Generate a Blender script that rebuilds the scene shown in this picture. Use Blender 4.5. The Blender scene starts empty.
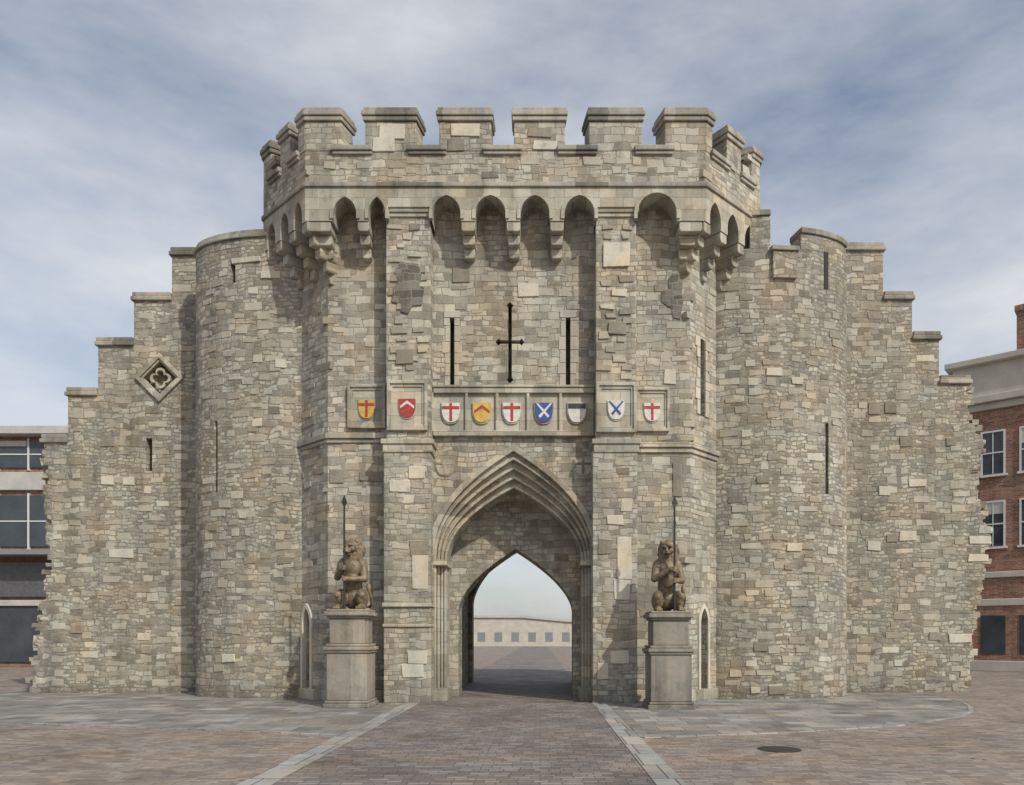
import bpy, bmesh, math, random
from mathutils import Vector, Matrix
random.seed(7)
S=bpy.context.scene
CX,CY,CZ,F=540.0,-18.4,1.6,760.0      # survey station used to lay the plan out
def X(px,y): return (px-CX)*(y-CY)/F
def Z(py,y): return CZ+(637-py)*(y-CY)/F

# ------------------------------------------------------------------ materials
def nt(name):
    m=bpy.data.materials.new(name); m.use_nodes=True
    t=m.node_tree; b=t.nodes['Principled BSDF']; return m,t,b
def N(t,ty,**k):
    n=t.nodes.new(ty)
    for a,v in k.items(): setattr(n,a,v)
    return n
def L(t,a,b): t.links.new(a,b)
def math_(t,op,a,b=None,c=None):
    n=N(t,'ShaderNodeMath',operation=op)
    for i,v in enumerate((a,b,c)):
        if v is None: continue
        if isinstance(v,(int,float)): n.inputs[i].default_value=v
        else: L(t,v,n.inputs[i])
    return n.outputs[0]
def vmath(t,op,a,b):
    n=N(t,'ShaderNodeVectorMath',operation=op)
    for i,v in enumerate((a,b)):
        if isinstance(v,(tuple,list)): n.inputs[i].default_value=v
        elif isinstance(v,(int,float)): n.inputs['Scale'].default_value=v
        else: L(t,v,n.inputs[i])
    return n.outputs[0]
def ramp(t,fac,stops,interp='LINEAR'):
    n=N(t,'ShaderNodeValToRGB'); r=n.color_ramp; r.interpolation=interp
    while len(r.elements)<len(stops): r.elements.new(.5)
    for e,(p,c) in zip(r.elements,stops):
        e.position=p; e.color=(c[0],c[1],c[2],1) if not isinstance(c,(int,float)) else (c,c,c,1)
    L(t,fac,n.inputs[0]); return n.outputs[0]
def mixc(t,fac,a,b,mode='MIX'):
    n=N(t,'ShaderNodeMix',data_type='RGBA',blend_type=mode)
    for s,v in ((n.inputs[0],fac),(n.inputs[6],a),(n.inputs[7],b)):
        if isinstance(v,(int,float)) and s==n.inputs[0]: s.default_value=v
        elif isinstance(v,(int,float)): s.default_value=(v,v,v,1)
        elif isinstance(v,tuple): s.default_value=(v[0],v[1],v[2],1)
        else: L(t,v,s)
    return n.outputs[2]
def noise_(t,vec,scale,detail=6,rough=.6,out='Fac'):
    n=N(t,'ShaderNodeTexNoise'); n.inputs['Scale'].default_value=scale
    n.inputs['Detail'].default_value=detail; n.inputs['Roughness'].default_value=rough
    if vec is not None: L(t,vec,n.inputs['Vector'])
    return n.outputs[out]
def stone(name,stops,bw=.42,bh=.2,mortar=.012,warp=.10,mcol=(.25,.23,.19),bump=.5,weather=.35,small=True,attr=False,horizontal=False,rgh=.92):
    m,t,b=nt(name)
    pos=N(t,'ShaderNodeNewGeometry').outputs['Position']
    sp=N(t,'ShaderNodeSeparateXYZ'); L(t,pos,sp.inputs[0]); x,y,z=sp.outputs
    cb=N(t,'ShaderNodeCombineXYZ')
    if horizontal:
        L(t,x,cb.inputs[0]); L(t,y,cb.inputs[1])
    else:
        sg=math_(t,'SIGN',math_(t,'ADD',x,.64))
        u=math_(t,'ADD',x,math_(t,'MULTIPLY',math_(t,'MULTIPLY',sg,.6),math_(t,'SUBTRACT',y,.5)))
        L(t,u,cb.inputs[0]); L(t,z,cb.inputs[1])
    uv=cb.outputs[0]
    if warp>0:
        w1=vmath(t,'SCALE',vmath(t,'SUBTRACT',noise_(t,pos,1.6,2,.5,'Color'),(.5,.5,.5)),warp*2)
        w2=vmath(t,'SCALE',vmath(t,'SUBTRACT',noise_(t,pos,7,2,.5,'Color'),(.5,.5,.5)),warp*.55)
        uvw=vmath(t,'ADD',vmath(t,'ADD',uv,w1),w2)
    else: uvw=uv
    def brick(vec,w,h,mo):
        k=N(t,'ShaderNodeTexBrick'); L(t,vec,k.inputs['Vector'])
        k.inputs['Color1'].default_value=(0,0,0,1); k.inputs['Color2'].default_value=(1,1,1,1); k.inputs['Mortar'].default_value=(.5,.5,.5,1)
        k.inputs['Scale'].default_value=1; k.inputs['Brick Width'].default_value=w; k.inputs['Row Height'].default_value=h
        k.inputs['Mortar Size'].default_value=mo; k.inputs['Mortar Smooth'].default_value=.35
        k.offset=.43; k.squash=.75; k.squash_frequency=3
        return k.outputs['Color'],k.outputs['Fac']
    fine=noise_(t,pos,14,7,.7)
    if attr:
        a=N(t,'ShaderNodeAttribute',attribute_name='tone').outputs['Fac']
        v=math_(t,'ADD',math_(t,'MULTIPLY',a,.75),math_(t,'MULTIPLY',fine,.3)); tone=a
    else:
        c1,f1=brick(uvw,bw,bh,mortar)
        if small:
            c2,f2=brick(vmath(t,'ADD',uvw,(3.3,.07,0)),bw*.62,bh*.66,mortar*1.2)
            msk=ramp(t,noise_(t,pos,.55,3,.6),[(.47,0.),(.53,1.)])
            tone=mixc(t,msk,c1,c2); fac=mixc(t,msk,f1,f2)
        else: tone,fac=c1,f1
        big=noise_(t,pos,.5,4,.6)
        v=math_(t,'ADD',math_(t,'MULTIPLY',tone,.55),math_(t,'MULTIPLY',math_(t,'ADD',fine,big),.28))
    col=ramp(t,v,stops)
    if not attr: col=mixc(t,fac,col,mcol)
    # warm / cool drift, rain stains, blotches
    hue=ramp(t,noise_(t,pos,.9,4,.65),[(.36,(1.06,.97,.84)),(.5,(1.,1.,.98)),(.64,(.95,1.,1.03))])
    col=mixc(t,.9,col,hue,'MULTIPLY')
    mp=N(t,'ShaderNodeMapping'); L(t,pos,mp.inputs[0]); mp.inputs['Scale'].default_value=(1.6,1.6,.22) if not horizontal else (.6,.6,.6)
    st=ramp(t,noise_(t,mp.outputs[0],1.1,6,.65),[(.34,1-weather),(.58,1.)])
    col=mixc(t,1.0,col,st,'MULTIPLY')
    blot=ramp(t,noise_(t,pos,3.2,7,.75),[(.30,.6),(.46,1.),(.7,1.12)])
    col=mixc(t,.8,col,blot,'MULTIPLY')
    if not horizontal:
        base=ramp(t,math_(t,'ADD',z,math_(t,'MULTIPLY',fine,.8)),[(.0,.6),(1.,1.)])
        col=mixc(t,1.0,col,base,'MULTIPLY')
    L(t,col,b.inputs['Base Color']); b.inputs['Roughness'].default_value=rgh
    hgt=math_(t,'ADD',math_(t,'MULTIPLY',fine,.55),math_(t,'MULTIPLY',tone,.35))
    if not attr: hgt=math_(t,'SUBTRACT',hgt,math_(t,'MULTIPLY',fac,.9))
    bp=N(t,'ShaderNodeBump'); bp.inputs['Strength'].default_value=bump; bp.inputs['Distance'].default_value=.035
    L(t,hgt,bp.inputs['Height']); L(t,bp.outputs[0],b.inputs['Normal'])
    return m
G=[(.15,(.14,.122,.095)),(.38,(.29,.265,.215)),(.58,(.39,.36,.295)),(.85,(.52,.485,.40))]
G2=[(.15,(.115,.10,.08)),(.36,(.245,.22,.175)),(.58,(.355,.325,.265)),(.85,(.50,.465,.385))]
ASH=[(.15,(.22,.20,.16)),(.4,(.35,.325,.265)),(.65,(.44,.41,.335)),(.9,(.54,.505,.42))]
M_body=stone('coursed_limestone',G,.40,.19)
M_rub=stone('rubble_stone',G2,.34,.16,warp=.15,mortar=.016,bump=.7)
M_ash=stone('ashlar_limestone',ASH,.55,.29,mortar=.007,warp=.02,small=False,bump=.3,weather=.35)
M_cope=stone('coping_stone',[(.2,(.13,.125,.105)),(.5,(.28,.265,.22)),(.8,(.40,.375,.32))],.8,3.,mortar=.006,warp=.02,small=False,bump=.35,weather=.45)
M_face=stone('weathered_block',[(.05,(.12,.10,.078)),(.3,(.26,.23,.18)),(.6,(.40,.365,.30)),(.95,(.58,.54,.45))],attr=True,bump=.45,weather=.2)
M_dark=stone('soot_dark_stone',[(.2,(.08,.072,.06)),(.8,(.22,.2,.165))],.4,.2)
def simple(name,c,r=.7,metal=0,var=.25,sc=6,bump=.0):
    m,t,b=nt(name); pos=N(t,'ShaderNodeNewGeometry').outputs['Position']
    f=noise_(t,pos,sc,6,.65)
    col=ramp(t,f,[(.3,tuple(k*(1-var) for k in c)),(.7,tuple(min(1,k*(1+var)) for k in c))])
    L(t,col,b.inputs['Base Color']); b.inputs['Roughness'].default_value=r; b.inputs['Metallic'].default_value=metal
    if bump:
        bp=N(t,'ShaderNodeBump'); bp.inputs['Strength'].default_value=bump; bp.inputs['Distance'].default_value=.02
        L(t,f,bp.inputs['Height']); L(t,bp.outputs[0],b.inputs['Normal'])
    return m
M_red=simple('red_heraldic_paint',(.34,.035,.03),.6,var=.35,sc=9); M_white=simple('white_heraldic_paint',(.58,.56,.5),.6,var=.2,sc=9)
M_blue=simple('blue_heraldic_paint',(.03,.065,.24),.6,var=.35,sc=9); M_gold=simple('gold_heraldic_paint',(.5,.34,.07),.5,var=.3,sc=9); M_blk=simple('black_heraldic_paint',(.03,.03,.03),.5)
M_lion=simple('aged_lead_lion',(.17,.13,.08),.55,metal=.1,var=.5,sc=5,bump=.35)
M_eye=simple('lion_eye_hollow',(.015,.012,.01),.5)
M_iron=simple('wrought_iron',(.05,.045,.04),.5,metal=.6)
M_ped=stone('pedestal_stone',[(.2,(.2,.18,.15)),(.5,(.33,.30,.25)),(.85,(.46,.43,.36))],3,3,warp=.01,mortar=.001,small=False,bump=.25,weather=.45)

# ------------------------------------------------------------------ builder
def empty(name,loc=(0,0,0)):
    e=bpy.data.objects.new(name,None); S.collection.objects.link(e); e.location=loc; e.empty_display_size=.3; return e
class B:
    def __init__(s): s.bm=bmesh.new(); s.lay=s.bm.loops.layers.float_color.new('tone')
    def poly(s,low,high,tone=None,mi=0):
        """closed solid between two matching outlines"""
        a=[s.bm.verts.new(p) for p in low]; c=[s.bm.verts.new(p) for p in high]; n=len(a); fs=[]
        fs.append(s.bm.faces.new(a)); fs.append(s.bm.faces.new(c[::-1]))
        for i in range(n):
            j=(i+1)%n; fs.append(s.bm.faces.new((a[j],a[i],c[i],c[j])))
        for f in fs:
            f.material_index=mi
            if tone is not None:
                for l in f.loops: l[s.lay]=(tone,tone,tone,1)
        return fs
    def band(s,outer,inner,mk0,mk1,closed=False,mi=0):
        n=len(outer); A=[[s.bm.verts.new(mk(*p)) for p in o] for mk in (mk0,mk1) for o in (outer,inner)]
        o0,i0,o1,i1=A
        rng=range(n) if closed else range(n-1)
        fs=[]
        for i in rng:
            j=(i+1)%n
            for q in ((o0[i],o0[j],i0[j],i0[i]),(o1[j],o1[i],i1[i],i1[j]),(o0[j],o0[i],o1[i],o1[j]),(i0[i],i0[j],i1[j],i1[i])):
                fs.append(s.bm.faces.new(q))
        if not closed:
            fs.append(s.bm.faces.new((o0[0],i0[0],i1[0],o1[0]))); fs.append(s.bm.faces.new((i0[-1],o0[-1],o1[-1],i1[-1])))
        for f in fs: f.material_index=mi
    def box(s,x0,x1,y0,y1,z0,z1,tone=None,mi=0):
        return s.poly([(x0,y0,z0),(x1,y0,z0),(x1,y1,z0),(x0,y1,z0)],[(x0,y0,z1),(x1,y0,z1),(x1,y1,z1),(x0,y1,z1)],tone,mi)
    def plan(s,pts,z0,z1,mi=0): return s.poly([(p[0],p[1],z0) for p in pts],[(p[0],p[1],z1) for p in pts],mi=mi)
    def prism(s,fr,pts,o0,o1,tone=None,mi=0): return s.poly([fr(u,o0,z) for u,z in pts],[fr(u,o1,z) for u,z in pts],tone,mi)
    def fbox(s,fr,u0,u1,o0,o1,z0,z1,tone=None,mi=0): return s.prism(fr,[(u0,z0),(u1,z0),(u1,z1),(u0,z1)],o0,o1,tone,mi)
    def done(s,name,mats,parent=None,bevel=0,smooth=False):
        bmesh.ops.recalc_face_normals(s.bm,faces=s.bm.faces)
        me=bpy.data.meshes.new(name); s.bm.to_mesh(me); s.bm.free()
        o=bpy.data.objects.new(name,me); S.collection.objects.link(o)
        for m in (mats if isinstance(mats,(list,tuple)) else [mats]): me.materials.append(m)
        if parent:
            o.parent=parent; o.matrix_parent_inverse=Matrix.Translation(-parent.location)
        if bevel:
            md=o.modifiers.new('bevel','BEVEL'); md.width=bevel; md.segments=2; md.limit_method='ANGLE'; md.angle_limit=.6
        if smooth:
            for p in me.polygons: p.use_smooth=True
        return o
def frame(ox,oy,tx,ty):
    l=math.hypot(tx,ty); tx/=l; ty/=l; nx,ny=ty,-tx     # t=(1,0) -> outward (0,-1)
    def fr(u,o,z): return (ox+tx*u+nx*o, oy+ty*u+ny*o, z)
    return fr
FR=lambda y: frame(0,y,1,0)
def hit(px,plan):
    dx=(px-CX)/F; best=None
    for a,b in plan:
        ex,ey=b[0]-a[0],b[1]-a[1]
        den=dx*ey-ex
        if abs(den)<1e-9: continue
        d=( -ex*(a[1]-CY)+a[0]*ey)/den
        s_=( (d-(a[1]-CY))/ey if abs(ey)>abs(ex) else (dx*d-a[0])/ex)
        if -1e-6<=s_<=1+1e-6 and d>0 and (best is None or d<best[0]): best=(d,ex,ey)
    if not best: return None
    d,ex,ey=best
    return dx*d,CY+d,ex,ey,d
def at(px,py,plan):
    h=hit(px,plan)
    if not h: return None
    x,y,ex,ey,d=h
    l=math.hypot(ex,ey); k=max(.35,ex/l)
    return frame(x,y,ex,ey),CZ+(637-py)*d/F,d/F,k,x,y
def segs(p): return [(p[i],p[i+1]) for i in range(len(p)-1)]
def boolean(obj,cutters,mat):
    for c in cutters:
        md=obj.modifiers.new('cut','BOOLEAN'); md.object=c; md.operation='DIFFERENCE'; md.solver='EXACT'
    dg=bpy.context.evaluated_depsgraph_get(); dg.update()
    me=bpy.data.meshes.new_from_object(obj.evaluated_get(dg)); obj.modifiers.clear(); obj.data=me
    for c in cutters: bpy.data.objects.remove(c)
    me.materials.clear(); me.materials.append(mat)
def arch(cx,w,zs,za,z0=None,n=14):
    h=za-zs; r=(w*w+h*h)/(2*w); pts=[]
    a1=math.atan2(h,r-w)
    for i in range(n+1):
        a=a1*i/n; pts.append((cx-w+r-r*math.cos(a),zs+r*math.sin(a)))
    right=[(2*cx-u,z) for u,z in pts[:-1]][::-1]
    out=pts+right
    if z0 is not None: out=[(cx-w,z0)]+out+[(cx+w,z0)]
    return out
def garch(cx,w,zs,za,z0=None,n=16,e=.47):
    """gate arch: curves in at the springing then runs nearly straight to a point"""
    h=za-zs; pts=[]
    for i in range(n+1):
        t=(i/n); q=t**1.8; pts.append((cx-w+w*q,zs+h*q**e))
    out=pts+[(2*cx-u,z) for u,z in pts[:-1]][::-1]
    if z0 is not None: out=[(cx-w,z0)]+out+[(cx+w,z0)]
    return out

# ------------------------------------------------------------------ plans
P=[(-7.2,9.3),(-7.2,1.38),(X(305,-.1),-.1),(X(706,-.1),-.1),(5.78,1.55),(5.78,9.3)]
Bp=[(-6.5,9.0),(-6.5,1.62),(X(328,.5),.5),(X(690,.5),.5),(4.85,1.7),(4.85,9.0)]
LB=(X(385,0),X(431,0)); RB=(X(595,0),X(637,0))
BUT=[((LB[0],0),(LB[1],0)),((RB[0],0),(RB[1],0))]
GATE=segs(Bp[1:5])+BUT
PAR=segs(P[1:5])
def ell(cx,cy,a,b,a0,a1,n=28): return [(cx+a*math.cos(math.radians(a0+(a1-a0)*i/n)),cy+b*math.sin(math.radians(a0+(a1-a0)*i/n))) for i in range(n+1)]
TL=ell(-6.75,2.55,2.68,1.25,180,360); TR=ell(5.95,2.45,2.41,1.25,180,360)
TLS,TRS=segs(TL),segs(TR)
YW=3.3
WL=[((-20,YW),(-9,YW))]; WR=[((8,YW),(22,YW))]

gate=empty('medieval_gatehouse')
# body ------------------------------------------------------------
b=B(); b.plan(Bp,0,12.3); body=b.done('gate_body_walls',[M_body],gate)
cut=[]
ACX=X(513.5,.5); ZS=Z(556,.5)
def cutter(fn):
    c=B(); fn(c); cut.append(c.done('c',M_dark)); return cut[-1]
W0,ZA0=2.0,Z(451,.5)
cutter(lambda c:c.prism(FR(0),garch(ACX,W0,ZS,ZA0,-.5),1.0,-1.3))
cutter(lambda c:c.prism(FR(0),arch(ACX,1.86,3.2,5.2,-.5),1.0,-12))
for px,w in ((452,.055),(568,.055)):
    x=X(px,.5); cutter(lambda c:c.box(x-w,x+w,.2,1.1,Z(388,.5),Z(318,.5)))
x=X(510,.5); zc=Z(342,.5); zt=Z(304,.5); zb=Z(381,.5); k=.045; e=.085
cross=[(x-k,zb+.1),(x-e,zb+.03),(x,zb-.06),(x+e,zb+.03),(x+k,zb+.1),(x+k,zc-k),(x+.24,zc-k),(x+.29,zc-e),(x+.36,zc),(x+.29,zc+e),(x+.24,zc+k),(x+k,zc+k),
       (x+k,zt-.1),(x+e,zt-.03),(x,zt+.06),(x-e,zt-.03),(x-k,zt-.1),(x-k,zc+k),(x-.24,zc+k),(x-.29,zc+e),(x-.36,zc),(x-.29,zc-e),(x-.24,zc-k),(x-k,zc-k)]
cutter(lambda c:c.prism(FR(.5),cross,.3,-.6))
def loop_cut(px,y0,y1,plan,w=.05,d=.6):
    fr,z1,s,k_,_,_=at(px,y0,plan); z0=at(px,y1,plan)[1]
    cutter(lambda c:c.fbox(fr,-w,w,.3,-d,z0,z1)); return fr,z0,z1
def niche_cut(px,y0,y1,plan,w):
    fr,z1,s,k_,_,_=at(px,y0,plan)
    cutter(lambda c:c.prism(fr,arch(0,w,z1-.38,z1,.12),.3,-.35)); return fr,z1
lp=loop_cut(702,339,416,GATE,.12,.5)
nl=niche_cut(307,608,698,GATE,.19); nr=niche_cut(703.5,608,698,GATE,.17)
boolean(body,cut,M_body); cut=[]

b=B()
for px in (452,568):
    x=X(px,.5)
    z=Z(388,.5)
    while z<Z(318,.5)-.05:
        h=min(random.uniform(.25,.4),Z(318,.5)-z)
        for sx in (-1,1):
            l=random.uniform(.10,.24); b.box(*(sorted((x+sx*.058,x+sx*(.06+l)))),.482,.6,z+.006,z+h-.006,tone=random.uniform(.55,.8))
        z+=h
    b.box(x-.2,x+.2,.475,.6,Z(318,.5)+.005,Z(318,.5)+.17,tone=.7)
fr,z0,z1=lp
z=z0
while z<z1-.02:
    h=min(random.uniform(.22,.4),z1-z)
    for sx in (-1,1):
        l=random.uniform(.10,.24); b.fbox(fr,*sorted((sx*.125,sx*(.125+l))),-.1,.035,z+.006,z+h-.006,tone=random.uniform(.5,.95))
    z+=h
for fr,z1 in (nl,nr):
    b.band(arch(0,.27,z1-.38,z1+.12,0),arch(0,.175,z1-.4,z1-.01,0),lambda u,z:fr(u,-.1,z),lambda u,z:fr(u,.04,z))
b.done('window_dressings',[M_face],gate,bevel=.008)

# arch orders -----------------------------------------------------
b=B()
N_O=4; W3=X(583,.5)-ACX; ZA3=Z(484,.5)
for i in range(N_O):
    t0,t1=i/N_O,(i+1)/N_O
    wo=W0+.02+(W3-W0)*t0; wi=W0+(W3-W0)*t1; zo=ZA0+.02+(ZA3-ZA0)*t0; zi=ZA0+(ZA3-ZA0)*t1
    yf=.52+.14*i
    b.band(garch(ACX,wo,ZS-.15*t0,zo,0),garch(ACX,wi,ZS-.15*t1,zi,0),lambda u,z:(u,yf,z),lambda u,z:(u,1.7+.003*i,z))
    b.band(garch(ACX,wi+.055,ZS-.15*t1,zi+.06,0),garch(ACX,wi-.012,ZS-.15*t1,zi-.015,0),lambda u,z:(u,yf-.05,z),lambda u,z:(u,yf+.05,z))
b.done('arch_orders',[M_ash],gate,bevel=.02)
b=B()
b.band(garch(ACX,W0+.12,ZS,ZA0+.15),garch(ACX,W0-.03,ZS,ZA0-.03),lambda u,z:(u,.38,z),lambda u,z:(u,.56,z))
for sx in (-1,1):
    xx=ACX+sx*(W3+.15); b.box(xx-.22,xx+.22,.40,1.5,ZS-.24,ZS-.1)
    b.box(xx-.24,xx+.24,.42,1.5,0,.32)
b.done('hood_mould',[M_ash],gate,bevel=.02)
def archwall(name,y0,y1,cx,w,zs,za,mat,W=2.05):
    b=B(); inn=garch(cx,w,zs,za,0,e=.58); out=[]
    for u,z in inn:
        k=(u-cx)/w
        if z<=zs+1e-6: out.append((ACX+W*(1 if k>0 else -1),z))
        else:
            out.append((ACX+W*max(-1,min(1,k*1.6)),6.2 if abs(k)<.75 else zs+(6.2-zs)*(1-abs(k))/.25))
    b.band(out,inn,lambda u,z:(u,y0,z),lambda u,z:(u,y1,z)); return b.done(name,[mat],gate,bevel=.02)
xa,xb=X(459,2.1),X(573,2.1)
archwall('inner_gate_arch',1.9,2.9,(xa+xb)/2,(xb-xa)/2,Z(611,1.9),Z(549,1.9),M_body)
archwall('rear_gate_arch',8.3,8.9,(xa+xb)/2+.03,1.76,2.75,5.0,M_body)
b=B()
for (x0,x1),pl in ((LB,.03),(RB,-.04)):
    b.box(x0+.02,x1-.02,0.02,.8,Z(447,0),Z(211,0))
    b.box(x0-.02-max(0,-pl),x1-.0,-.07,.8,0,Z(447,0)+.01)
b.done('buttresses',[M_body],gate,bevel=.02)
b=B()
for (x0,x1) in (LB,RB):
    b.box(x0-.08,x1+.08,-.14,.7,Z(445,0),Z(440,0)); b.box(x0-.04,x1+.04,-.105,.7,Z(453,0),Z(445,0)-.003)
    b.box(x0-.04,x1+.04,-.06,.6,Z(213,0),Z(207,0)); b.box(x0-.01,x1+.01,-.02,.6,Z(217,0),Z(213,0)-.003)
b.box(LB[0]-.045,LB[1]+.02,-.11,.7,Z(627,0),Z(624,0)); b.box(LB[0]-.05,LB[1]+.025,-.13,.7,Z(607,0),Z(603,0))
def offset(poly,d):
    out=[]
    n=len(poly)
    for i in range(n):
        def nrm(a,c):
            ex,ey=c[0]-a[0],c[1]-a[1]; l=math.hypot(ex,ey); return ey/l,-ex/l
        if i==0: nx,ny=nrm(poly[0],poly[1]); k=1
        elif i==n-1: nx,ny=nrm(poly[-2],poly[-1]); k=1
        else:
            a=nrm(poly[i-1],poly[i]); c=nrm(poly[i],poly[i+1]); nx,ny=a[0]+c[0],a[1]+c[1]; l=math.hypot(nx,ny); nx/=l; ny/=l; k=1/(nx*a[0]+ny*a[1])
        out.append((poly[i][0]+nx*d*k,poly[i][1]+ny*d*k))
    return out
def ribbon(b,poly,o_out,o_in,z0,z1,mi=0):
    o=offset(poly,o_out); i_=offset(poly,o_in); b.plan(o+i_[::-1],z0,z1,mi)
def piece(b,O,I,i,t0,t1,z0,z1):
    lp=lambda a,c,t:(a[0]+(c[0]-a[0])*t,a[1]+(c[1]-a[1])*t)
    b.plan([lp(O[i],O[i+1],t0),lp(O[i],O[i+1],t1),lp(I[i],I[i+1],t1),lp(I[i],I[i+1],t0)],z0,z1)
sl=[Bp[1],Bp[2],(LB[0],.5)]; sr=[(RB[1],.5),Bp[3],Bp[4]]
ribbon(b,sl,.10,-.2,6.52,6.66); ribbon(b,sl,.05,-.2,6.42,6.515)
ribbon(b,sr,.10,-.2,6.30,6.42); ribbon(b,sr,.05,-.2,6.18,6.295)
ribbon(b,[Bp[1],Bp[2],(LB[0],.5)],.06,-.2,0,.28); ribbon(b,sr,.06,-.2,0,.28)
b.done('string_courses',[M_ash],gate,bevel=.015)

# heraldic frieze ---------------------------------------------------
b=B()
x0,x1=LB[1],RB[0]
z0,z1=Z(436,.4),Z(388,.4)
b.box(x0,x1,.36,.6,z1-.13,z1); b.box(x0,x1,.36,.6,z0,z0+.13); b.box(x0,x1,.44,.6,z0+.12,z1-.12)
b.box(x0,x1,.33,.6,z1+.004,z1+.06)
SH=[451,482,512,544,577]
for a,c in zip(SH[:-1],SH[1:]):
    xm=X((a+c)/2,.4); b.box(xm-.035,xm+.035,.375,.6,z0+.11,z1-.11)
for px in (431.5,596): 
    xm=X(px,.4); b.box(xm-.03,xm+.05,.37,.6,z0+.11,z1-.11)
def panel(pxc,pyc,hw,hh,yf):
    x=X(pxc,yf); z=Z(pyc,yf); k=(yf-CY)/F; w=hw*k; h=hh*k
    o=[(x-w,z-h),(x+w,z-h),(x+w,z+h),(x-w,z+h)]
    for s0,s1,d in ((1,.86,-.09),(.87,.74,-.05)):
        sc=lambda s_:[(x+(u-x)*s_,z+(v-z)*s_) for u,v in o]
        b.band(sc(s0),sc(s1),lambda u,v:(u,yf+d,v),lambda u,v:(u,yf+.1,v),closed=True)
    b.box(x-w*.8,x+w*.8,yf-.02,yf+.1,z-h*.8,z+h*.8)
PAN=[(367,407,19,22,.5),(407.5,406,20,25,.02),(616,408,20,25,.02),(652,410,17,22,.5)]
for p in PAN: panel(*p)
b.done('heraldic_frieze',[M_ash],gate,bevel=.012)
def shield(x,y,z,w,h,kind):
    b=B(); out=[(-1,1),(1,1)]+[(math.cos(a)**.75 if a<1.5 else 0,-math.sin(a)*1.0) for a in [i*math.pi/2/7 for i in range(8)]]+[(-math.cos(a)**.75,-math.sin(a)) for a in [i*math.pi/2/7 for i in range(6,-1,-1)]]
    def pt(u,v,s=1): return (x+u*w*s,z+(v*.5 if v>0 else v)*h*s+h*.1)
    pts=[pt(*p) for p in out]; f=FR(y)
    b.prism(f,[pt(*p,1.12) for p in out],.02,-.06,mi=2)
    b.prism(f,pts,.04,-.05,mi=0)
    if kind=='cross':
        b.fbox(f,x-w*.15,x+w*.15,-.02,.048,z-h*.8,z+h*.58,mi=1); b.fbox(f,x-w*.95,x+w*.95,-.02,.051,z+h*.12,z+h*.34,mi=1)
    elif kind=='saltire':
        for s_ in (1,-1):
            b.prism(f,[(x-s_*w*.92,z+h*.56),(x-s_*w*.68,z+h*.56),(x+s_*w*.62,z-h*.42),(x+s_*w*.42,z-h*.58)],.048+.002*s_,-.02,mi=1)
    elif kind=='chevron':
        b.prism(f,[(x-w*.85,z-h*.2),(x-w*.85,z+.02*h),(x,z+h*.45),(x+w*.85,z+.02*h),(x+w*.85,z-h*.2),(x,z+h*.2)],.048,-.02,mi=1)
    elif kind=='bar':
        b.fbox(f,x-w*.97,x+w*.97,-.02,.048,z+.15*h,z+h*.55,mi=1)
    return b
specs=[(451,411,.42,'cross',M_white,M_red),(482,411,.42,'chevron',M_gold,M_red),(512,411,.42,'cross',M_white,M_red),(544,411,.42,'saltire',M_blue,M_white),(577,411,.42,'bar',M_white,M_blk)]
for px,py,yb,kd,m0,m1 in specs:
    shield(X(px,yb),yb,Z(py,yb),.22,.32,kd).done('painted_shield',[m0,m1,M_ash],gate)
for (px,py,hw,hh,yf),kd,m0,m1 in zip(PAN,('cross','chevron','saltire','cross'),(M_gold,M_red,M_white,M_white),(M_red,M_white,M_blue,M_red)):
    shield(X(px,yf),yf-.02,Z(py,yf)-.02,.2,.3,kd).done('painted_shield',[m0,m1,M_ash],gate)
for px in (445,583):
    shield(X(px,.47),.5,Z(466,.47),.22,.25,'cross').done('spandrel_shield',[M_ash,M_cope,M_ash],gate)

# parapet -----------------------------------------------------------
zT,zC,zS,zA,zSp=14.34,13.30,12.48,12.24,11.62
b=B(); O=P; I=offset(P,-.5)
ribbon(b,P,0,-.5,zS,zC)
MER={0:[(0,.08),(.16,.26),(.34,.44),(.52,.62),(.70,.80),(.88,1)],1:[(0,.20),(.42,.66),(.84,1)],
 3:[(0,.11),(.37,.63),(.84,1)],4:[(0,.12),(.20,.30),(.38,.48),(.56,.66),(.74,.84),(.92,1)]}
Lf=P[3][0]-P[2][0]
MER[2]=[((X(a,-.1)-P[2][0])/Lf,(X(c,-.1)-P[2][0])/Lf) for a,c in ((305,341),(365,416),(439,491),(514,565),(589,642),(665,706))]
MER[2][0]=(0,MER[2][0][1]); MER[2][-1]=(MER[2][-1][0],1)
for i,ms in MER.items():
    for t0,t1 in ms: piece(b,O,I,i,t0,t1,zC,zT-.33)
b.done('parapet_walls',[M_body],gate,bevel=.02)
b=B()
for i,ms in MER.items():
    l=math.dist(P[i],P[i+1])
    for j,(t0,t1) in enumerate(ms):
        for k_,(o_o,o_i,za,zb) in enumerate(((.05,-.55,zT-.33,zT-.22),(.085,-.58,zT-.217,zT-.10),(.04,-.54,zT-.097,zT))):
            O2=offset(P,o_o); I2=offset(P,o_i); e=(.04,.06,.03)[k_]/l
            piece(b,O2,I2,i,max(0,t0-e) if t0>0 else 0,min(1,t1+e) if t1<1 else 1,za+.003,zb)
    for (a0,a1),(c0,c1) in zip(ms[:-1],ms[1:]):
        O2=offset(P,.10); I2=offset(P,-.57); e=.20/l if i in(2,) else .08/l
        piece(b,O2,I2,i,a1-e,c0+e,zC-.02,zC+.1)
        O2=offset(P,.06); piece(b,O2,I2,i,a1-e*.9,c0+e*.9,zC-.10,zC-.023)
ribbon(b,P,.05,-.3,zS-.05,zS+.06)
b.done('parapet_copings',[M_cope],gate,bevel=.02)
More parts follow.
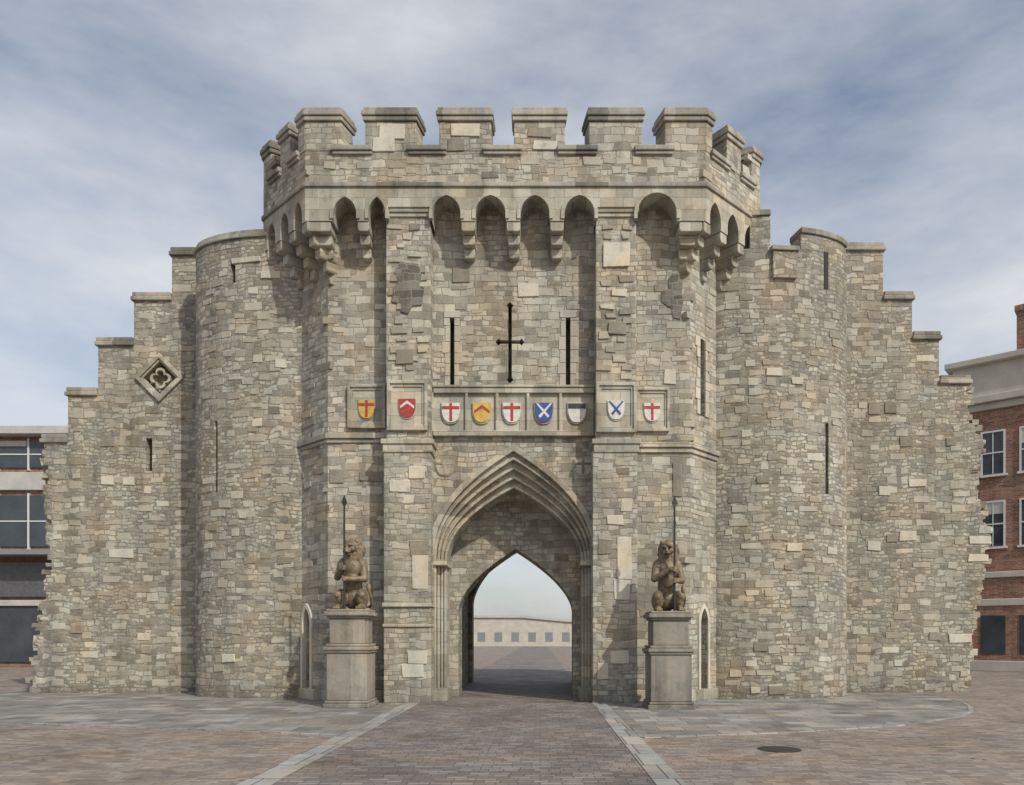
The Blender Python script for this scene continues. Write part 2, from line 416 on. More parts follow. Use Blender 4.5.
def arcade(bb,A,C,arches,zsp,zap,deep):
    fr=frame(A[0],A[1],C[0]-A[0],C[1]-A[1]); l=math.dist(A,C)
    pts=[(0,zS-.052),(0,zsp)]
    for (u0,u1,za) in arches:
        if za is None: pts+=[(u0,zsp),(u0,zap-.28),(u1,zap-.28),(u1,zsp)]; continue
        pts+=[(u,z) for u,z in arch((u0+u1)/2,(u1-u0)/2,zsp+.18,za,zsp,n=7)]
    pts+=[(l,zsp),(l,zS-.052)]
    bb.prism(fr,pts,0,-deep)
    return fr,l
bb,bc=B(),B()
xs=lambda px:X(px,-.1)-P[2][0]
AR=[(xs(333),xs(357),12.2),(xs(368),xs(386),12.2),(xs(386)+.001,xs(432)-.001,None),(xs(432),xs(461),12.24),(xs(475),xs(506),12.24),(xs(520),xs(550),12.24),(xs(564),xs(595),12.24),(xs(595)+.001,xs(637)-.001,None),(xs(637),xs(677),12.3)]
frF,l=arcade(bb,P[2],P[3],AR,zSp,zA,.615)
# moulded arch nosings
for (u0,u1,za) in AR:
    if za is None: continue
    c_,w_=(u0+u1)/2,(u1-u0)/2
    bb.band(arch(c_,w_+.07,zSp+.18,za+.07,zSp+.05,n=7),arch(c_,w_-.012,zSp+.18,za-.012,zSp+.05,n=7),lambda u,z:frF(u,.035,z),lambda u,z:frF(u,-.1,z))
def corbel(fr,u,w,z,dp,n=3,h=.235):
    for i in range(n):
        o=-.02-i*dp/(n+.3); ww=w*(1-.10*i)
        bc.prism(fr,[(u-ww/2,z-h*(i+1)+.05),(u-ww/2+.04,z-h*(i+1)),(u+ww/2-.04,z-h*(i+1)),(u+ww/2,z-h*(i+1)+.05),(u+ww/2,z-h*i-.004),(u-ww/2,z-h*i-.004)],o,-dp-.15)
for px,w in ((363,.27),(468,.33),(513.5,.33),(557,.33)): corbel(frF,xs(px),w,zSp,.62)
corbel(frF,xs(319),.55,zSp,.62,3,.24); corbel(frF,xs(691),.55,zSp,.62,3,.24)
for i,(ars) in ((1,[(.10,.30),(.42,.62),(.74,.93)]),(3,[(.07,.26),(.38,.58),(.70,.90)])):
    l=math.dist(P[i],P[i+1])
    f,_=arcade(bb,P[i],P[i+1],[(a*l,c*l,12.22) for a,c in ars],zSp-.012,zA,.8)
    us=[.04]+[(ars[k][1]+ars[k+1][0])/2 for k in range(2)]+[.97]
    for u in us: corbel(f,u*l,.27,zSp-.012,.78,4,.25)
for i in (0,4):
    l=math.dist(P[i],P[i+1]); n=9; st=l/n
    f,_=arcade(bb,P[i],P[i+1],[(k*st+.18,(k+1)*st-.18,12.2) for k in range(n)],zSp-.02,zA,.72)
    for k in range(1,n): corbel(f,k*st,.3,zSp-.02,.66)
bb.done('machicolation_arcade',[M_ash],gate,bevel=.012); bc.done('corbels',[M_ash],gate,bevel=.02)
b=B(); b.plan(offset(Bp,-.3),12.3,12.55); b.done('roof_deck',[M_dark],gate)

# drum towers ---------------------------------------------------------
def tower(name,plan,cren):
    back=[(plan[-1][0],9),(plan[0][0],9)]
    b=B(); b.plan(plan+back,0,cren); return b.done(name,[M_rub],gate)
zTL=12.1; crz=Z(250,1.3)
tl=tower('left_drum_tower',TL,zTL-.35)
tr=tower('right_drum_tower',TR,crz)
cut=[]; loop_cut(216,421,492,TLS,.055); loop_cut(246,258,262,TLS,.4,.4); loop_cut(233,262,283,TLS,.07,.4)
boolean(tl,cut,M_rub)
cut=[]; loop_cut(827,423,494,TRS,.055); 
boolean(tr,cut,M_rub); cut=[]
b=B(); c=B()
ribbon(b,TL[1:-1],.0,-.5,zTL-.35,zTL-.12)
ribbon(c,TL,.06,-.55,zTL-.12,zTL-.02); ribbon(c,TL,.0,-.45,zTL-.017,zTL+.1)
def ang(px): return min(range(len(TR)),key=lambda i:abs((CX+F*TR[i][0]/(TR[i][1]-CY))-px))
def mer(px0,px1,zt):
    i0=ang(px0); i1=max(ang(px1),i0+1)
    pl=TR[i0:i1+1]; ribbon(b,pl,0,-.5,crz,zt-.15); ribbon(c,pl,.05,-.55,zt-.148,zt)
mer(797,846,Z(230,1.4)); mer(745,772,Z(212,1.3))
f_,zq,sq,kq,_,_=at(784,250,TRS); c.fbox(f_,-.37,.37,-.3,.14,zq-.06,zq+.06); b.fbox(f_,-.32,.32,-.3,.09,zq-.75,zq-.065)
b.done('tower_parapets',[M_rub],gate,bevel=.02); c.done('tower_copings',[M_cope],gate,bevel=.02)
fr,za_,s,k_,_,_=at(826,252,TRS); zb_=at(826,289,TRS)[1]
b=B(); b.fbox(fr,-.07,.07,-.2,.012,zb_,za_-.0); b.done('upper_loop_shadow_slot',[simple('painted_slot_shade',(.02,.018,.015),.8)],gate)  # uncut slit: near-black strip on the wall, shade of the opening painted as colour

# stepped ruined walls ------------------------------------------------
def stepped(name,steps,rag,side):
    e=empty(name); pts=[]
    for (pa,pb,py) in steps: pts+=[(X(pa,YW),Z(py,YW)),(X(pb,YW),Z(py,YW))]
    r=[]
    for (p,q) in zip(rag[:-1],rag[1:]):
        n=max(2,int(abs(q[1]-p[1])/5))
        for i in range(n):
            t0=i/n; px=p[0]+(q[0]-p[0])*t0+random.uniform(-3.5,3.5); y0=p[1]+(q[1]-p[1])*t0
            zz=max(0,Z(y0,YW)); r.append((X(px,YW),zz)); y1=y0+(q[1]-p[1])/n*random.uniform(.6,.95); r.append((X(px+random.uniform(-1,1),YW),max(0,Z(y1,YW))))
    r.append((r[-1][0],-.02))
    inner=X(205 if side<0 else 842,YW)
    b=B(); poly=[(inner,-.02),(inner,pts[0][1])]+pts[1:]+r
    b.prism(FR(YW),poly,0,-1.6); o=b.done('wall_core',[M_rub],e)
    b=B()
    for k,(pa,pb,py) in enumerate(steps):
        x0,x1=sorted((X(pa,YW),X(pb,YW))); z=Z(py,YW)
        if side<0: x0-=.07
        else: x1+=.07
        b.box(x0,x1,YW-.08,YW+1.68,z-.20,z-.08); b.box(x0+.03,x1-.03,YW-.04,YW+1.64,z-.077,z+.05)
    b.done('step_copings',[M_cope],e,bevel=.025)
    b=B()
    for (p,q) in zip(rag[:-1],rag[1:]):
        n=max(2,int(abs(q[1]-p[1])/4))
        for i in range(n*5):
            t=random.random(); x=X(p[0]+(q[0]-p[0])*t,YW)+random.uniform(-.12,.28)*(-side)+side*.02; z=max(.05,Z(p[1]+(q[1]-p[1])*t,YW)); w=random.uniform(.07,.2); h=random.uniform(.05,.1)
            y=random.uniform(YW-.02,YW+1.5); dp=random.uniform(.1,.25)
            jit=lambda:random.uniform(-.02,.02)
            b.poly([(x-w+jit(),y+jit(),z-h+jit()),(x+w+jit(),y+jit(),z-h+jit()),(x+w+jit(),y+dp,z-h+jit()),(x-w+jit(),y+dp,z-h+jit())],[(x-w+jit(),y+jit(),z+h+jit()),(x+w+jit(),y+jit(),z+h+jit()),(x+w+jit(),y+dp,z+h+jit()),(x-w+jit(),y+dp,z+h+jit())],tone=random.random())
    b.done('broken_edge_stones',[M_face],e,bevel=.01)
    return e,o
wl,wlo=stepped('ruined_stone_wall',[(202,172,249),(172,134,294),(134,98,339),(98,68,389),(68,43,436)],[(43,440),(47,500),(50,560),(44,600),(36,640),(32,692)],-1)
wr,wro=stepped('ruined_stone_wall',[(843,883,244),(883,912,293),(912,939,333),(939,969,377)],[(969,380),(972,420),(984,440),(975,470),(978,500),(990,540),(982,575),(974,625),(966,697)],1)
cut=[]; loop_cut(149,438,471,WL,.09); 
x,z=X(160,YW),Z(378,YW); dm=lambda r:[(x-r,z),(x,z-r),(x+r,z),(x,z+r)]
cutter(lambda c:c.prism(FR(YW),dm(.5),.3,-.3))
boolean(wlo,cut,M_rub); cut=[]
b=B(); f=FR(YW)
for r0,r1,d0,d1 in ((.70,.55,.08,-.2),(.56,.47,.03,-.2)):
    b.band(dm(r0),dm(r1),lambda u,v:f(u,d0,v),lambda u,v:f(u,d1,v),closed=True)
def quat(s_): 
    o=[]
    for i in range(64):
        a=i*math.pi*2/64; r=.17+.13*abs(math.cos(2*a))**.7; o.append((x+r*s_*math.cos(a),z+r*s_*math.sin(a)))
    return o
b.band(quat(1.0),quat(.74),lambda u,v:f(u,.0,v),lambda u,v:f(u,-.2,v),closed=True)
b.done('quatrefoil_panel',[M_ash],wl,bevel=.01)

# individual facing stones --------------------------------------------
def block(b,px,py,w,h,plan,proud=.025,tone=None):
    r=at(px,py,plan)
    if not r: return
    fr,z,s,k_,_,_=r
    w=w*s/k_; h=h*s
    if z-h/2<0.02: return
    j=lambda:random.uniform(-.02,.02)
    pts=[(-w/2+j(),z-h/2+j()),(w/2+j(),z-h/2+j()),(w/2+j(),z+h/2+j()),(-w/2+j(),z+h/2+j())]
    t=random.random() if tone is None else tone
    b.prism(fr,pts,proud,-.12,tone=t)
def named(plan,lst,parent,nm,pr=.03):
    b=B()
    for px,py,w,h in lst: block(b,px,py,w,h,plan,pr,random.choice((.12,.2,.85,.98,.92)))
    b.done(nm,[M_face],parent,bevel=.012)
named(TLS,[(271,275,20,7),(253,291,11,7),(280,364,10,8),(257,423,10,8),(243,516,8,6),(285,560,14,7),(229,658,14,8),(246,260,30,5)],gate,'left_tower_blocks')
named(TRS,[(774,372,16,8),(797,381,12,7),(763,480,12,7),(794,547,16,8),(788,567,9,6),(760,647,13,9),(755,690,9,7),(777,690,16,9)],gate,'right_tower_blocks')
named(WL,[(108,443,13,7),(108,481,13,8),(129,481,11,8),(121,554,24,8),(78,629,12,8),(144,637,12,7)],wl,'facing_blocks')
named(WR,[(874,409,12,10),(890,408,12,11),(906,442,13,10),(951,442,10,7),(884,491,11,9),(917,483,17,7),(874,546,13,9),(892,538,12,8),(908,536,17,9),(935,636,12,8),(898,663,8,6),(960,638,22,9),(980,540,22,8),(978,558,20,8)],wr,'facing_blocks')
named(GATE,[(461,275,18,15),(528,290,20,13),(617,255,26,24),(617,328,18,13),(405,357,17,14),(670,377,12,14),(337,476,13,14),(372,477,24,9),(677,480,10,33)],gate,'gate_blocks',.03)
BLOW=[((LB[0],-.07),(LB[1],-.07)),((RB[0],-.07),(RB[1],-.07))]
named(BLOW,[(400,486,20,12),(417,472,16,12),(626,505,11,12),(615,520,16,9),(605,547,14,14),(624,558,14,42),(622,590,16,20),(620,657,18,12),(603,671,12,16),(419,548,18,14),(420,572,16,34),(417,657,19,13),(413,671,22,13)],gate,'buttress_blocks',.025)
named(PAR,[(392,132,26,15),(384,145,22,13),(465,130,28,13),(456,145,16,13),(540,133,24,9),(545,146,24,9)],gate,'parapet_blocks')
def blob(px,py,pts,plan,mat):
    fr,z,s,k_,_,_=at(px,py,plan); b=B(); b.prism(fr,[((u-px)*s/k_,z-(v-py)*s) for u,v in pts],.02,-.1); b.done('eroded_patch',[mat],gate,bevel=.01)
blob(408,287,[(400,262),(418,264),(422,275),(419,285),(424,288),(422,305),(412,306),(408,314),(401,312),(401,304),(392,302),(393,288),(398,284),(395,272)],GATE,M_dark)
blob(673,297,[(672,274),(683,273),(682,295),(684,298),(680,320),(673,318),(670,308),(661,302),(661,292),(668,289),(668,280)],GATE,M_dark)
EXC=[(425,600,385,720),(345,385,380,436),(640,672,384,436),(385,432,380,460),(593,638,380,460),(380,436,440,456),(590,725,440,462),(320,390,426,446),(443,460,312,392),(560,577,312,392),(490,530,296,388),(297,318,600,705),(694,712,600,705),(688,716,330,424),(384,432,598,630)]
def scatter(plan,n,px0,px1,py0,py1,parent,nm,exc=(),sz=1.):
    b=B(); placed=[]
    for _ in range(n*3):
        if len(placed)>=n: break
        px=random.uniform(px0,px1); py=random.uniform(py0,py1)
        py=round(py/4.7)*4.7+1
        if any(a<px<c and d<py<e for a,c,d,e in exc): continue
        w=random.uniform(8,19)*sz
        if any(abs(px-q)<(w+w2)/2+1 and abs(py-r)<6*sz for q,r,w2 in placed): continue
        placed.append((px,py,w)); 
        t=random.gauss(.48,.17); block(b,px,py,w*random.choice((.8,1)),random.uniform(4.5,7.5)*sz,plan,random.uniform(.005,.017),max(0,min(1,t)))
    b.done(nm,[M_face],parent,bevel=.008)
scatter(segs(Bp[1:5]),380,298,720,270,698,gate,'scattered_facing_stones',EXC+[(383,434,0,800),(592,640,0,800)])
scatter([BUT[0]],40,393,424,222,374,gate,'left_buttress_stones'); scatter([BUT[1]],40,603,629,222,374,gate,'right_buttress_stones')
scatter([BLOW[0]],60,394,424,460,600,gate,'left_buttress_lower_stones'); scatter([BLOW[1]],80,603,628,460,697,gate,'right_buttress_lower_stones')
scatter(PAR,130,270,755,158,180,gate,'parapet_stones')
scatter(TLS,230,206,291,262,688,gate,'left_tower_stones',[(208,224,410,500),(225,262,250,290)])
scatter(TRS,240,728,838,285,690,gate,'right_tower_stones',[(818,836,410,500),(818,836,240,296)])
def wallscatter(plan,steps,parent,exc=()):
    for k,(a,c,py) in enumerate(steps):
        scatter(plan,int(abs(c-a)*(690-py)/200),min(a,c)+7,max(a,c)-7,py+20,686,parent,'scattered_facing_stones',exc,.95)
wallscatter(WL,[(196,172,249),(172,134,294),(134,98,339),(98,68,389),(68,50,436)],wl,[(132,188,350,406),(138,160,430,480)])
wallscatter(WR,[(850,883,244),(883,912,293),(912,939,333),(939,966,377)],wr)

# ------------------------------------------------------------------ lions
def ico(sub):
    t=bmesh.new(); bmesh.ops.create_icosphere(t,subdivisions=sub,radius=1); v=[x.co.copy() for x in t.verts]; f=[[y.index for y in x.verts] for x in t.faces]; t.free(); return v,f
ICO={2:ico(2),3:ico(3)}
def lion(name,x,y,turn,baseZ,sc,pole):
    root=empty(name,(x,y,0))
    b=B(); h=baseZ
    def st(w,z0,z1): b.box(x-w,x+w,y-w,y+w,z0,z1)
    st(.52,0,.10); st(.49,.103,.16); st(.455,.163,h*.56); st(.49,h*.56+.003,h*.585); st(.52,h*.585+.003,h*.625); st(.47,h*.625+.003,h*.655)
    st(.40,h*.655+.003,h*.915); st(.44,h*.915+.003,h*.94); st(.50,h*.94+.003,h*.985); st(.46,h*.985+.003,h+.02)
    b.done('pedestal',[M_ped],root,bevel=.018)
    V=[];Fc=[]
    def put(m,sub):
        v,f=ICO[sub]; n=len(V); V.extend(m@p for p in v); Fc.extend([[n+i for i in q] for q in f])
    def E(c,r,rot=0,rz=0): put(Matrix.Translation(c)@Matrix.Rotation(rz,4,'Z')@Matrix.Rotation(rot,4,'X')@Matrix.Diagonal((r[0],r[1],r[2],1)),3)
    def Sp(p,r): put(Matrix.Translation(p)@Matrix.Scale(r,4),2)
    def cap(a,c,r0,r1,n=10):
        for i in range(n+1):
            t=i/n; Sp(Vector(a).lerp(Vector(c),t),r0+(r1-r0)*t)
    E((0,.14,.30),(.25,.27,.28))
    cap((0,.12,.4),(0,0,.95),.215,.225)
    E((0,-.08,1.0),(.235,.18,.25)); E((0,-.14,.78),(.16,.10,.22))
    for s_ in (-1,1):
        E((s_*.24,-.08,.28),(.14,.28,.23),-.35)
        cap((s_*.27,-.28,.36),(s_*.27,-.10,.10),.105,.07)
        cap((s_*.27,-.10,.07),(s_*.26,-.40,.06),.07,.075)
        for k in (-1,0,1): E((s_*.26+k*.052,-.47,.045),(.03,.065,.045))
        E((s_*.225,-.02,1.08),(.125,.15,.17))
        hz=.98 if s_<0 else .72
        el=(s_*.32,-.15,.78 if s_<0 else .74)
        cap((s_*.25,-.04,1.06),el,.115,.085); cap(el,(s_*.08+pole,-.38,hz),.085,.062)
        E((s_*.045+pole,-.41,hz),(.08,.07,.066))
        for k in (-1,0,1): E((pole,-.475,hz+k*.042),(.058,.03,.019))
    pr=(0.12,.34,.12)
    for q in ((.32,.34,.10),(.42,.18,.14),(.43,.05,.32),(.39,.0,.46)):
        cap(pr,q,.035,.03,8); pr=q
    E((.38,0,.55),(.055,.055,.11))
    cap((0,-.02,1.10),(0,-.05,1.36),.19,.17)
    n0=len(V)
    E((0,-.02,.01),(.155,.18,.165)); E((0,-.18,-.055),(.088,.125,.064)); E((0,-.275,-.03),(.042,.03,.028))
    E((0,-.16,-.14),(.064,.09,.032)); E((0,-.14,.03),(.044,.125,.052),.35)
    for s_ in (-1,1):
        E((s_*.074,-.165,.08),(.058,.037,.023),0,s_*.3); E((s_*.05,-.23,-.074),(.048,.057,.038)); E((s_*.135,.0,.165),(.048,.03,.058)); E((s_*.105,-.105,-.03),(.047,.063,.053))
    rr=random.Random(3)
    def lock(a,d,l,r,g=.5):
        d=Vector(d).normalized(); p=Vector(a)
        for i in range(8):
            t=i/7; Sp(p,max(.016,r*(1-.6*t))); d=(d+Vector((0,0,-g))).normalized(); p=p+d*(l/7)
    for R,yy,nn,l,r in ((.165,-.01,17,.10,.045),(.19,.07,16,.14,.055),(.19,.15,13,.16,.06)):
        for i in range(nn):
            a=2*math.pi*(i+rr.random()*.5)/nn; c,s_=math.cos(a),math.sin(a)
            lock((c*R*.9,yy,s_*R),(c,.5,s_*.5),l*rr.uniform(.8,1.15),r)
    for i in range(70):
        a=rr.uniform(-1.9,1.9); d=rr.uniform(.02,.40)
        lock((math.sin(a)*.20*(1+.25*d),.06-.15*math.cos(a),-.08-d),(math.sin(a)*.35,-.2*math.cos(a),-1),.17,.042)
    E((0,.12,-.05),(.2,.19,.22))
    Mx=Matrix.Translation((0,-.09,1.47))@Matrix.Rotation(turn,4,'Z')@Matrix.Rotation(.12,4,'X')
    org=Vector((x,y+.12,baseZ+.005))
    V=[(Mx@v if i>=n0 else v) for i,v in enumerate(V)]
    V=[tuple(org+v*sc) for v in V]
    me=bpy.data.meshes.new('lion_body'); me.from_pydata(V,[],Fc)
    o=bpy.data.objects.new('lion_body',me); S.collection.objects.link(o); me.materials.append(M_lion)
    r=o.modifiers.new('r','REMESH'); r.mode='VOXEL'; r.voxel_size=.012; r.use_smooth_shade=True
    sm=o.modifiers.new('s','SMOOTH'); sm.factor=.5; sm.iterations=2
    tx=bpy.data.textures.new('fur','CLOUDS'); tx.noise_scale=.05; dm_=o.modifiers.new('d','DISPLACE'); dm_.texture=tx; dm_.strength=.012; dm_.texture_coords='GLOBAL'
    o.parent=root; o.matrix_parent_inverse=Matrix.Translation(-root.location)
    b=B()
    for c,r in (((-.064,-.19,.042),(.022,.02,.015)),((.064,-.19,.042),(.022,.02,.015)),((0,-.30,-.03),(.028,.013,.015)),((0,-.248,-.112),(.052,.052,.011))):
        bmesh.ops.create_icosphere(b.bm,subdivisions=2,radius=1,matrix=Matrix.Translation(org)@Matrix.Scale(sc,4)@Mx@Matrix.Translation(c)@Matrix.Diagonal((*r,1)))
    b.done('eyes_and_nose',[M_eye],root,smooth=True)
    b=B(); px_,py_=x+pole*sc,y+.12-.425*sc
    zt=baseZ+2.42*sc
    bmesh.ops.create_cone(b.bm,cap_ends=True,segments=12,radius1=.026,radius2=.022,depth=zt-baseZ,matrix=Matrix.Translation((px_,py_,(zt+baseZ)/2)))
    for (w,z0,z1,w2) in ((.022,zt,zt+.08,.065),(.065,zt+.08,zt+.25,.004)):
        b.poly([(px_-w,py_-.012,z0),(px_+w,py_-.012,z0),(px_+w,py_+.012,z0),(px_-w,py_+.012,z0)],[(px_-w2,py_-.006,z1),(px_+w2,py_-.006,z1),(px_+w2,py_+.006,z1),(px_-w2,py_+.006,z1)])
    b.done('spear',[M_iron],root)
yl,yr=-.8,-1.15
lion('lion_statue',X(347,yl-.4),yl,-.35,Z(610,yl-.4),.98,-.09)
lion('lion_statue',X(671,yr-.4),yr,-.25,Z(612,yr-.4),.97,.10)

# ------------------------------------------------------------------ ground
M_pave=stone('block_paving',[(.15,(.15,.12,.10)),(.45,(.24,.195,.165)),(.85,(.33,.28,.24))],.21,.105,mortar=.006,warp=.004,mcol=(.13,.115,.10),small=False,horizontal=True,bump=.25,weather=.3,rgh=.8)
M_sett=stone('granite_setts',[(.15,(.13,.125,.115)),(.5,(.23,.22,.20)),(.85,(.35,.335,.31))],.6,.45,mortar=.010,warp=.006,mcol=(.12,.115,.10),small=False,horizontal=True,bump=.3,weather=.4,rgh=.8)
M_road=stone('roadway_setts',[(.15,(.12,.10,.09)),(.5,(.20,.175,.16)),(.85,(.28,.25,.23))],.24,.12,mortar=.008,warp=.008,mcol=(.09,.08,.07),small=False,horizontal=True,bump=.35,weather=.4,rgh=.75)
M_chan=stone('granite_channel',[(.15,(.2,.2,.19)),(.5,(.30,.29,.275)),(.85,(.40,.39,.37))],.36,.9,mortar=.012,warp=.0,mcol=(.1,.1,.09),small=False,horizontal=True,bump=.3,weather=.4,rgh=.8)
def sheet(name,pts,z,mat):
    me=bpy.data.meshes.new(name); me.from_pydata([(p[0],p[1],z) for p in pts],[],[list(range(len(pts)))]); o=bpy.data.objects.new(name,me); S.collection.objects.link(o); me.materials.append(mat); return o
sheet('ground',[(-1500,-1500),(1500,-1500),(1500,1500),(-1500,1500)],0,M_pave)
sheet('paving_apron',[(-3.25,-6.0),(-3.25,4),(-20,4),(-20,-2.4),(-10.2,-4.1)],.004,M_sett)
arc=[(1.6,-6.3),(4,-5.7),(6.4,-4.7),(8.4,-3.1),(9.2,-2.1),(9.9,-.8),(10.4,.5),(10.7,1.6),(10.8,4),(1.6,4)]
sheet('paving_apron',arc,.004,M_sett)
sheet('road',[(-2.89,-60),(1.25,-60),(1.25,110),(-2.89,110)],.008,M_road)
for a,c in ((-3.25,-2.89),(1.25,1.58)):
    b=B(); b.box(a,c,-60,.2,-.02,.018); b.done('road_channel',[M_chan],None)
b=B(); b.band([(-3.26,-6.08),(-10.2,-4.19),(-20,-2.5)],[(-3.26,-5.98),(-10.2,-4.09),(-20,-2.4)],lambda u,v:(u,v,-.01),lambda u,v:(u,v,.012))
b.done('paving_edging',[M_chan],None)
b=B(); b.band([(u+.05,v-.08) for u,v in arc[:-1]],arc[:-1],lambda u,v:(u,v,-.01),lambda u,v:(u,v,.012)); b.done('paving_edging',[M_chan],None)
# manhole cover, gum spots and leaves that gather on a real street
b=B()
bmesh.ops.create_cone(b.bm,cap_ends=True,segments=32,radius1=.3,radius2=.3,depth=.02,matrix=Matrix.Translation((3.4,-7.6,.0)))
b.done('manhole_cover',[M_iron],None,bevel=.003)
b=B()
for i in range(150):
    a=random.random(); x=random.uniform(-9,9); y=random.choice((random.uniform(-9,0),random.uniform(-1,.3)))
    if -2.8<x<1.2 and y>-.5: continue
    r=random.uniform(.012,.03); t=random.random()*6
    b.poly([(x+r*math.cos(t),y+r*math.sin(t),.021),(x+r*.5*math.cos(t+1.6),y+r*.5*math.sin(t+1.6),.024),(x-r*math.cos(t),y-r*math.sin(t),.021),(x-r*.5*math.cos(t+1.6),y-r*.5*math.sin(t+1.6),.022)],
           [(x+r*math.cos(t),y+r*math.sin(t),.027),(x+r*.5*math.cos(t+1.6),y+r*.5*math.sin(t+1.6),.032),(x-r*math.cos(t),y-r*math.sin(t),.026),(x-r*.5*math.cos(t+1.6),y-r*.5*math.sin(t+1.6),.03)])
b.done('fallen_leaves',[simple('dry_leaf',(.16,.10,.04),.8)],None)

# ------------------------------------------------------------------ other buildings
M_glass=simple('window_glass',(.05,.06,.07),.08,var=.4,sc=.6); M_conc=simple('pale_cladding',(.42,.41,.38),.8,var=.15,sc=1.5,bump=.1)
M_grey=simple('grey_metal_fascia',(.2,.21,.22),.5,var=.1); M_frame=simple('white_window_frame',(.6,.6,.57),.5,var=.05)
M_brick=stone('red_brick',[(.15,(.16,.07,.045)),(.5,(.27,.12,.075)),(.85,(.36,.18,.12))],.225,.075,mortar=.01,warp=0,mcol=(.3,.27,.23),small=False,bump=.2,weather=.3)
M_rend=simple('portland_stone_facade',(.45,.42,.36),.85,var=.15,sc=1.2,bump=.15); M_slate=simple('slate_roof',(.09,.095,.105),.6,var=.25,sc=3)
M_sign=simple('shop_sign_board',(.10,.10,.105),.4); M_curt=simple('window_blind',(.45,.43,.38),.8,var=.1)
e=empty('shop_building'); yb=21.6
b=B(); b.box(-60,-20,yb+.2,yb+16,0,12.2); b.done('walls',[M_brick],e)
b=B(); z=lambda py:Z(py,yb)
b.box(-60.2,-19.8,yb-.5,yb+16.2,z(436),z(428)); 
b.box(-60.1,-19.9,yb-.0,yb+16.1,z(490),z(472)); b.box(-60.1,-19.9,yb-.05,yb+16,z(606),z(600))
b.done('cladding_bands',[M_conc],e,bevel=.03)
b=B(); b.box(-60.1,-19.9,yb-1.2,yb+.3,z(557),z(552)); b.done('canopy',[M_grey],e,bevel=.02)
b=B(); g=B(); cu=B(); xx=-59
while xx<-21:
    for (a,c) in ((z(470),z(438)),(z(549),z(493))):
        g.box(xx+.06,xx+1.54,yb+.10,yb+.4,a+.15,c-.1); b.box(xx-.02,xx+.06,yb+.05,yb+.4,a,c); b.box(xx+.05,xx+1.55,yb+.06,yb+.4,(a+c)/2-.03,(a+c)/2+.03)
        if random.random()<.45: cu.box(xx+.1,xx+1.5,yb+.092,yb+.3,(a+c)/2+random.uniform(.1,.5),c-.12)
    xx+=1.6
xx=-59
while xx<-22:
    g.box(xx+.1,xx+2.9,yb+.08,yb+.4,.3,z(607)); b.box(xx-.1,xx+.1,yb+.02,yb+.4,0,z(607)); xx+=3
b.done('mullions',[M_frame],e); g.done('glazing',[M_glass],e); cu.done('blinds',[M_curt],e)
b=B(); b.box(-58,-36,yb-.02,yb+.3,z(597),z(562)); b.box(-35,-21,yb-.03,yb+.3,z(597),z(562)); b.done('shop_sign',[M_sign],e,bevel=.02)

e=empty('georgian_building'); A=(19.0,18.6); D=(31.0,8.8)
f=frame(A[0],A[1],D[0]-A[0],D[1]-A[1]); l=math.dist(A,D)
def zf(py,dd=35.4): return CZ+(637-py)*dd/F
b=B(); b.fbox(f,0,l,0,-12,0,zf(402)); b.done('walls',[M_brick],e)
b=B(); b.fbox(f,.8,l-.8,-.9,-11,zf(402),zf(353)); b.fbox(f,.5,l-.5,-.6,-11.3,zf(357),zf(351)); b.done('attic_storey',[M_rend],e,bevel=.03)
b=B(); b.fbox(f,-.25,l+.25,.3,-12.2,zf(402)-.05,zf(396)); b.fbox(f,-.1,l+.1,.12,-12.1,zf(410),zf(402)-.053)
b.fbox(f,-.06,l+.06,.08,-12,zf(578),zf(572)); b.fbox(f,-.04,l+.04,.05,-12,zf(606),zf(599)); b.fbox(f,-.05,l+.05,.06,-12,0,.5)
b.done('cornices',[M_rend],e,bevel=.03)
b=B(); g=B(); cu=B()
u=1.1
while u<l-1:
    for (y1,y0) in ((433,474),(503,546)):
        a,c=zf(y0),zf(y1)
        g.fbox(f,u-.42,u+.42,-.1,.012,a,c)
        if random.random()<.5: cu.fbox(f,u-.42,u+.42,-.1,.018,a+(c-a)*random.uniform(.5,.8),c)
        for (p,q,r,s_) in ((-.5,-.42,a-.05,c+.08),(.42,.5,a-.05,c+.08),(-.02,.02,a,c),(-.42,.42,c,c+.08),(-.42,.42,(a+c)/2-.03,(a+c)/2+.03)):
            b.fbox(f,u+p,u+q,-.1,.05 if abs(p)>.1 else .03,r,s_)
        b.fbox(f,u-.58,u+.58,-.1,.12,a-.15,a-.053)
    g.fbox(f,u-.5,u+.5,-.1,.02,.8,2.6)
    u+=1.55
b.done('window_frames',[M_frame],e); g.done('glazing',[M_glass],e); cu.done('blinds',[M_curt],e)
b=B(); uu=3.4; b.fbox(f,uu,uu+1.2,-1.5,-2.6,zf(355),zf(306)); b.fbox(f,uu-.08,uu+1.28,-1.42,-2.68,zf(306)+.002,zf(300)); b.done('chimney',[M_brick],e,bevel=.02)

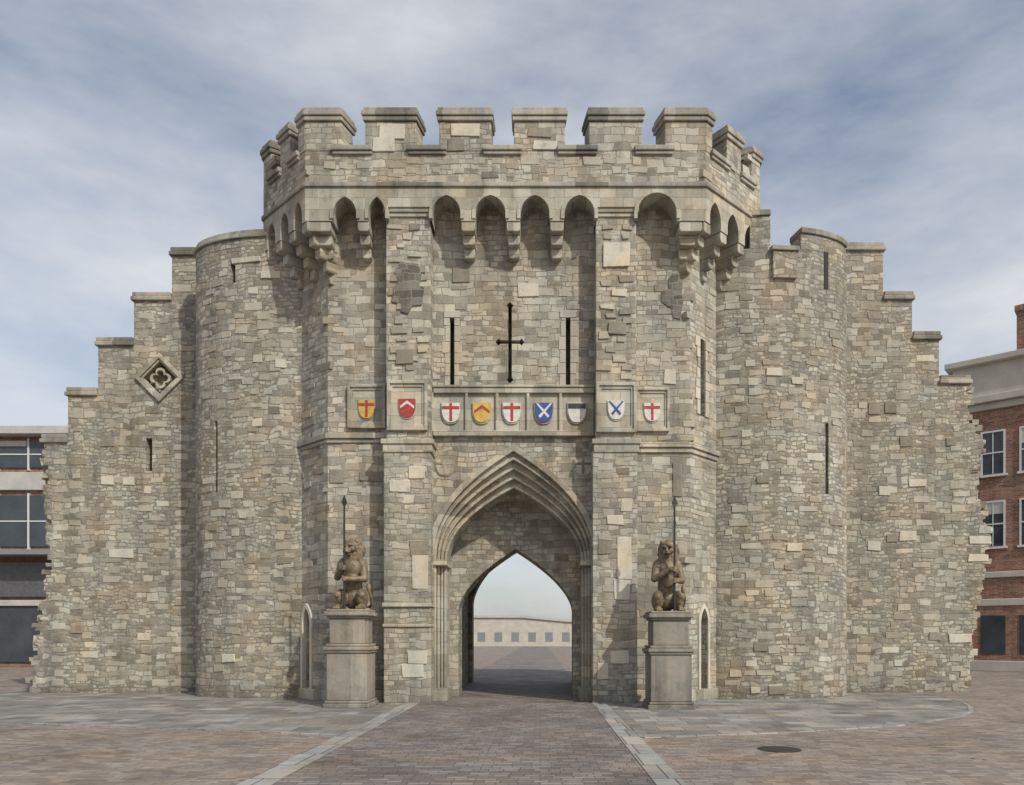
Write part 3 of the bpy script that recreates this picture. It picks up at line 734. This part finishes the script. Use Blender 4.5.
# distant street seen through the arch: one long pale terrace with a roof falling to the right
e=empty('terrace_building'); yt=112; b=B()
b.poly([(-32,yt,0),(40,yt,0),(40,yt,3.0),(4.5,yt,4.2),(-3,yt,4.9),(-32,yt,4.9)],[(-32,yt+10,0),(40,yt+10,0),(40,yt+10,3.0),(4.5,yt+10,4.2),(-3,yt+10,4.9),(-32,yt+10,4.9)]); b.done('walls',[M_rend],e)
b=B()
b.poly([(-32,yt-.3,4.9),(-3,yt-.3,4.9),(4.5,yt-.3,4.2),(40,yt-.3,3.),(40,yt-.3,3.3),(4.5,yt-.3,4.6),(-3,yt-.3,5.3),(-32,yt-.3,5.3)],[(-32,yt+10,4.91),(-3,yt+10,4.91),(4.5,yt+10,4.21),(40,yt+10,3.01),(40,yt+10,3.3),(4.5,yt+10,4.6),(-3,yt+10,5.3),(-32,yt+10,5.3)]); b.done('roof_edge',[M_conc],e)
g=B()
for i in range(24):
    x=-31+i*2.9; g.box(x,x+1.3,yt-.03,yt+.1,.8,2.4)
g.done('windows',[M_grey],e)
e=empty('terrace_building'); b=B(); b.box(-34,-14,30,46,0,9); b.done('walls',[M_brick],e)
b=B(); b.poly([(-34.2,29.8,9),(-13.8,29.8,9),(-13.8,46.2,9),(-34.2,46.2,9)],[(-30,37.8,11.5),(-18,37.8,11.5),(-18,38.2,11.5),(-30,38.2,11.5)]); b.done('roof',[M_slate],e)
g=B()
for i in range(9):
    for k in range(3): g.box(-33.2+i*2.2,-32.2+i*2.2,29.97,30.1,.9+k*3,2.4+k*3)
g.done('windows',[M_glass],e)

# ------------------------------------------------------------------ light, sky, camera
az=math.radians(140); el=math.radians(40)
w=bpy.data.worlds.new('World'); S.world=w; w.use_nodes=True; t=w.node_tree
sky=N(t,'ShaderNodeTexSky',sky_type='NISHITA'); sky.sun_disc=False; sky.sun_elevation=el; sky.sun_rotation=az; sky.air_density=1.; sky.dust_density=2.5
bg=t.nodes['Background']; bg.inputs['Strength'].default_value=.13
tc=N(t,'ShaderNodeTexCoord').outputs['Generated']
mp=N(t,'ShaderNodeMapping'); L(t,tc,mp.inputs[0]); mp.inputs['Scale'].default_value=(1.,1.,2.8)
cl=ramp(t,noise_(t,mp.outputs[0],1.7,9,.56),[(.36,.10),(.70,.92)])
L(t,mixc(t,cl,sky.outputs[0],(6.2,6.3,6.45)),bg.inputs['Color'])
sd=bpy.data.lights.new('sun','SUN'); sd.energy=3.1; sd.angle=math.radians(.8); sd.color=(1,.95,.87)
so=bpy.data.objects.new('sun',sd); S.collection.objects.link(so)
d=Vector((math.sin(az)*math.cos(el),math.cos(az)*math.cos(el),math.sin(el))); so.rotation_euler=(d).to_track_quat('Z','Y').to_euler()
cd=bpy.data.cameras.new('camera'); co=bpy.data.objects.new('camera',cd); S.collection.objects.link(co)
co.location=(0,CY,CZ); co.rotation_euler=(math.radians(90),0,0); cd.sensor_width=36; cd.lens=F*36/1024
cd.shift_x=-28/1024; cd.shift_y=244.5/1024; cd.clip_end=4000; S.camera=co
S.view_settings.view_transform='Standard'; S.view_settings.look='None'; S.view_settings.exposure=0
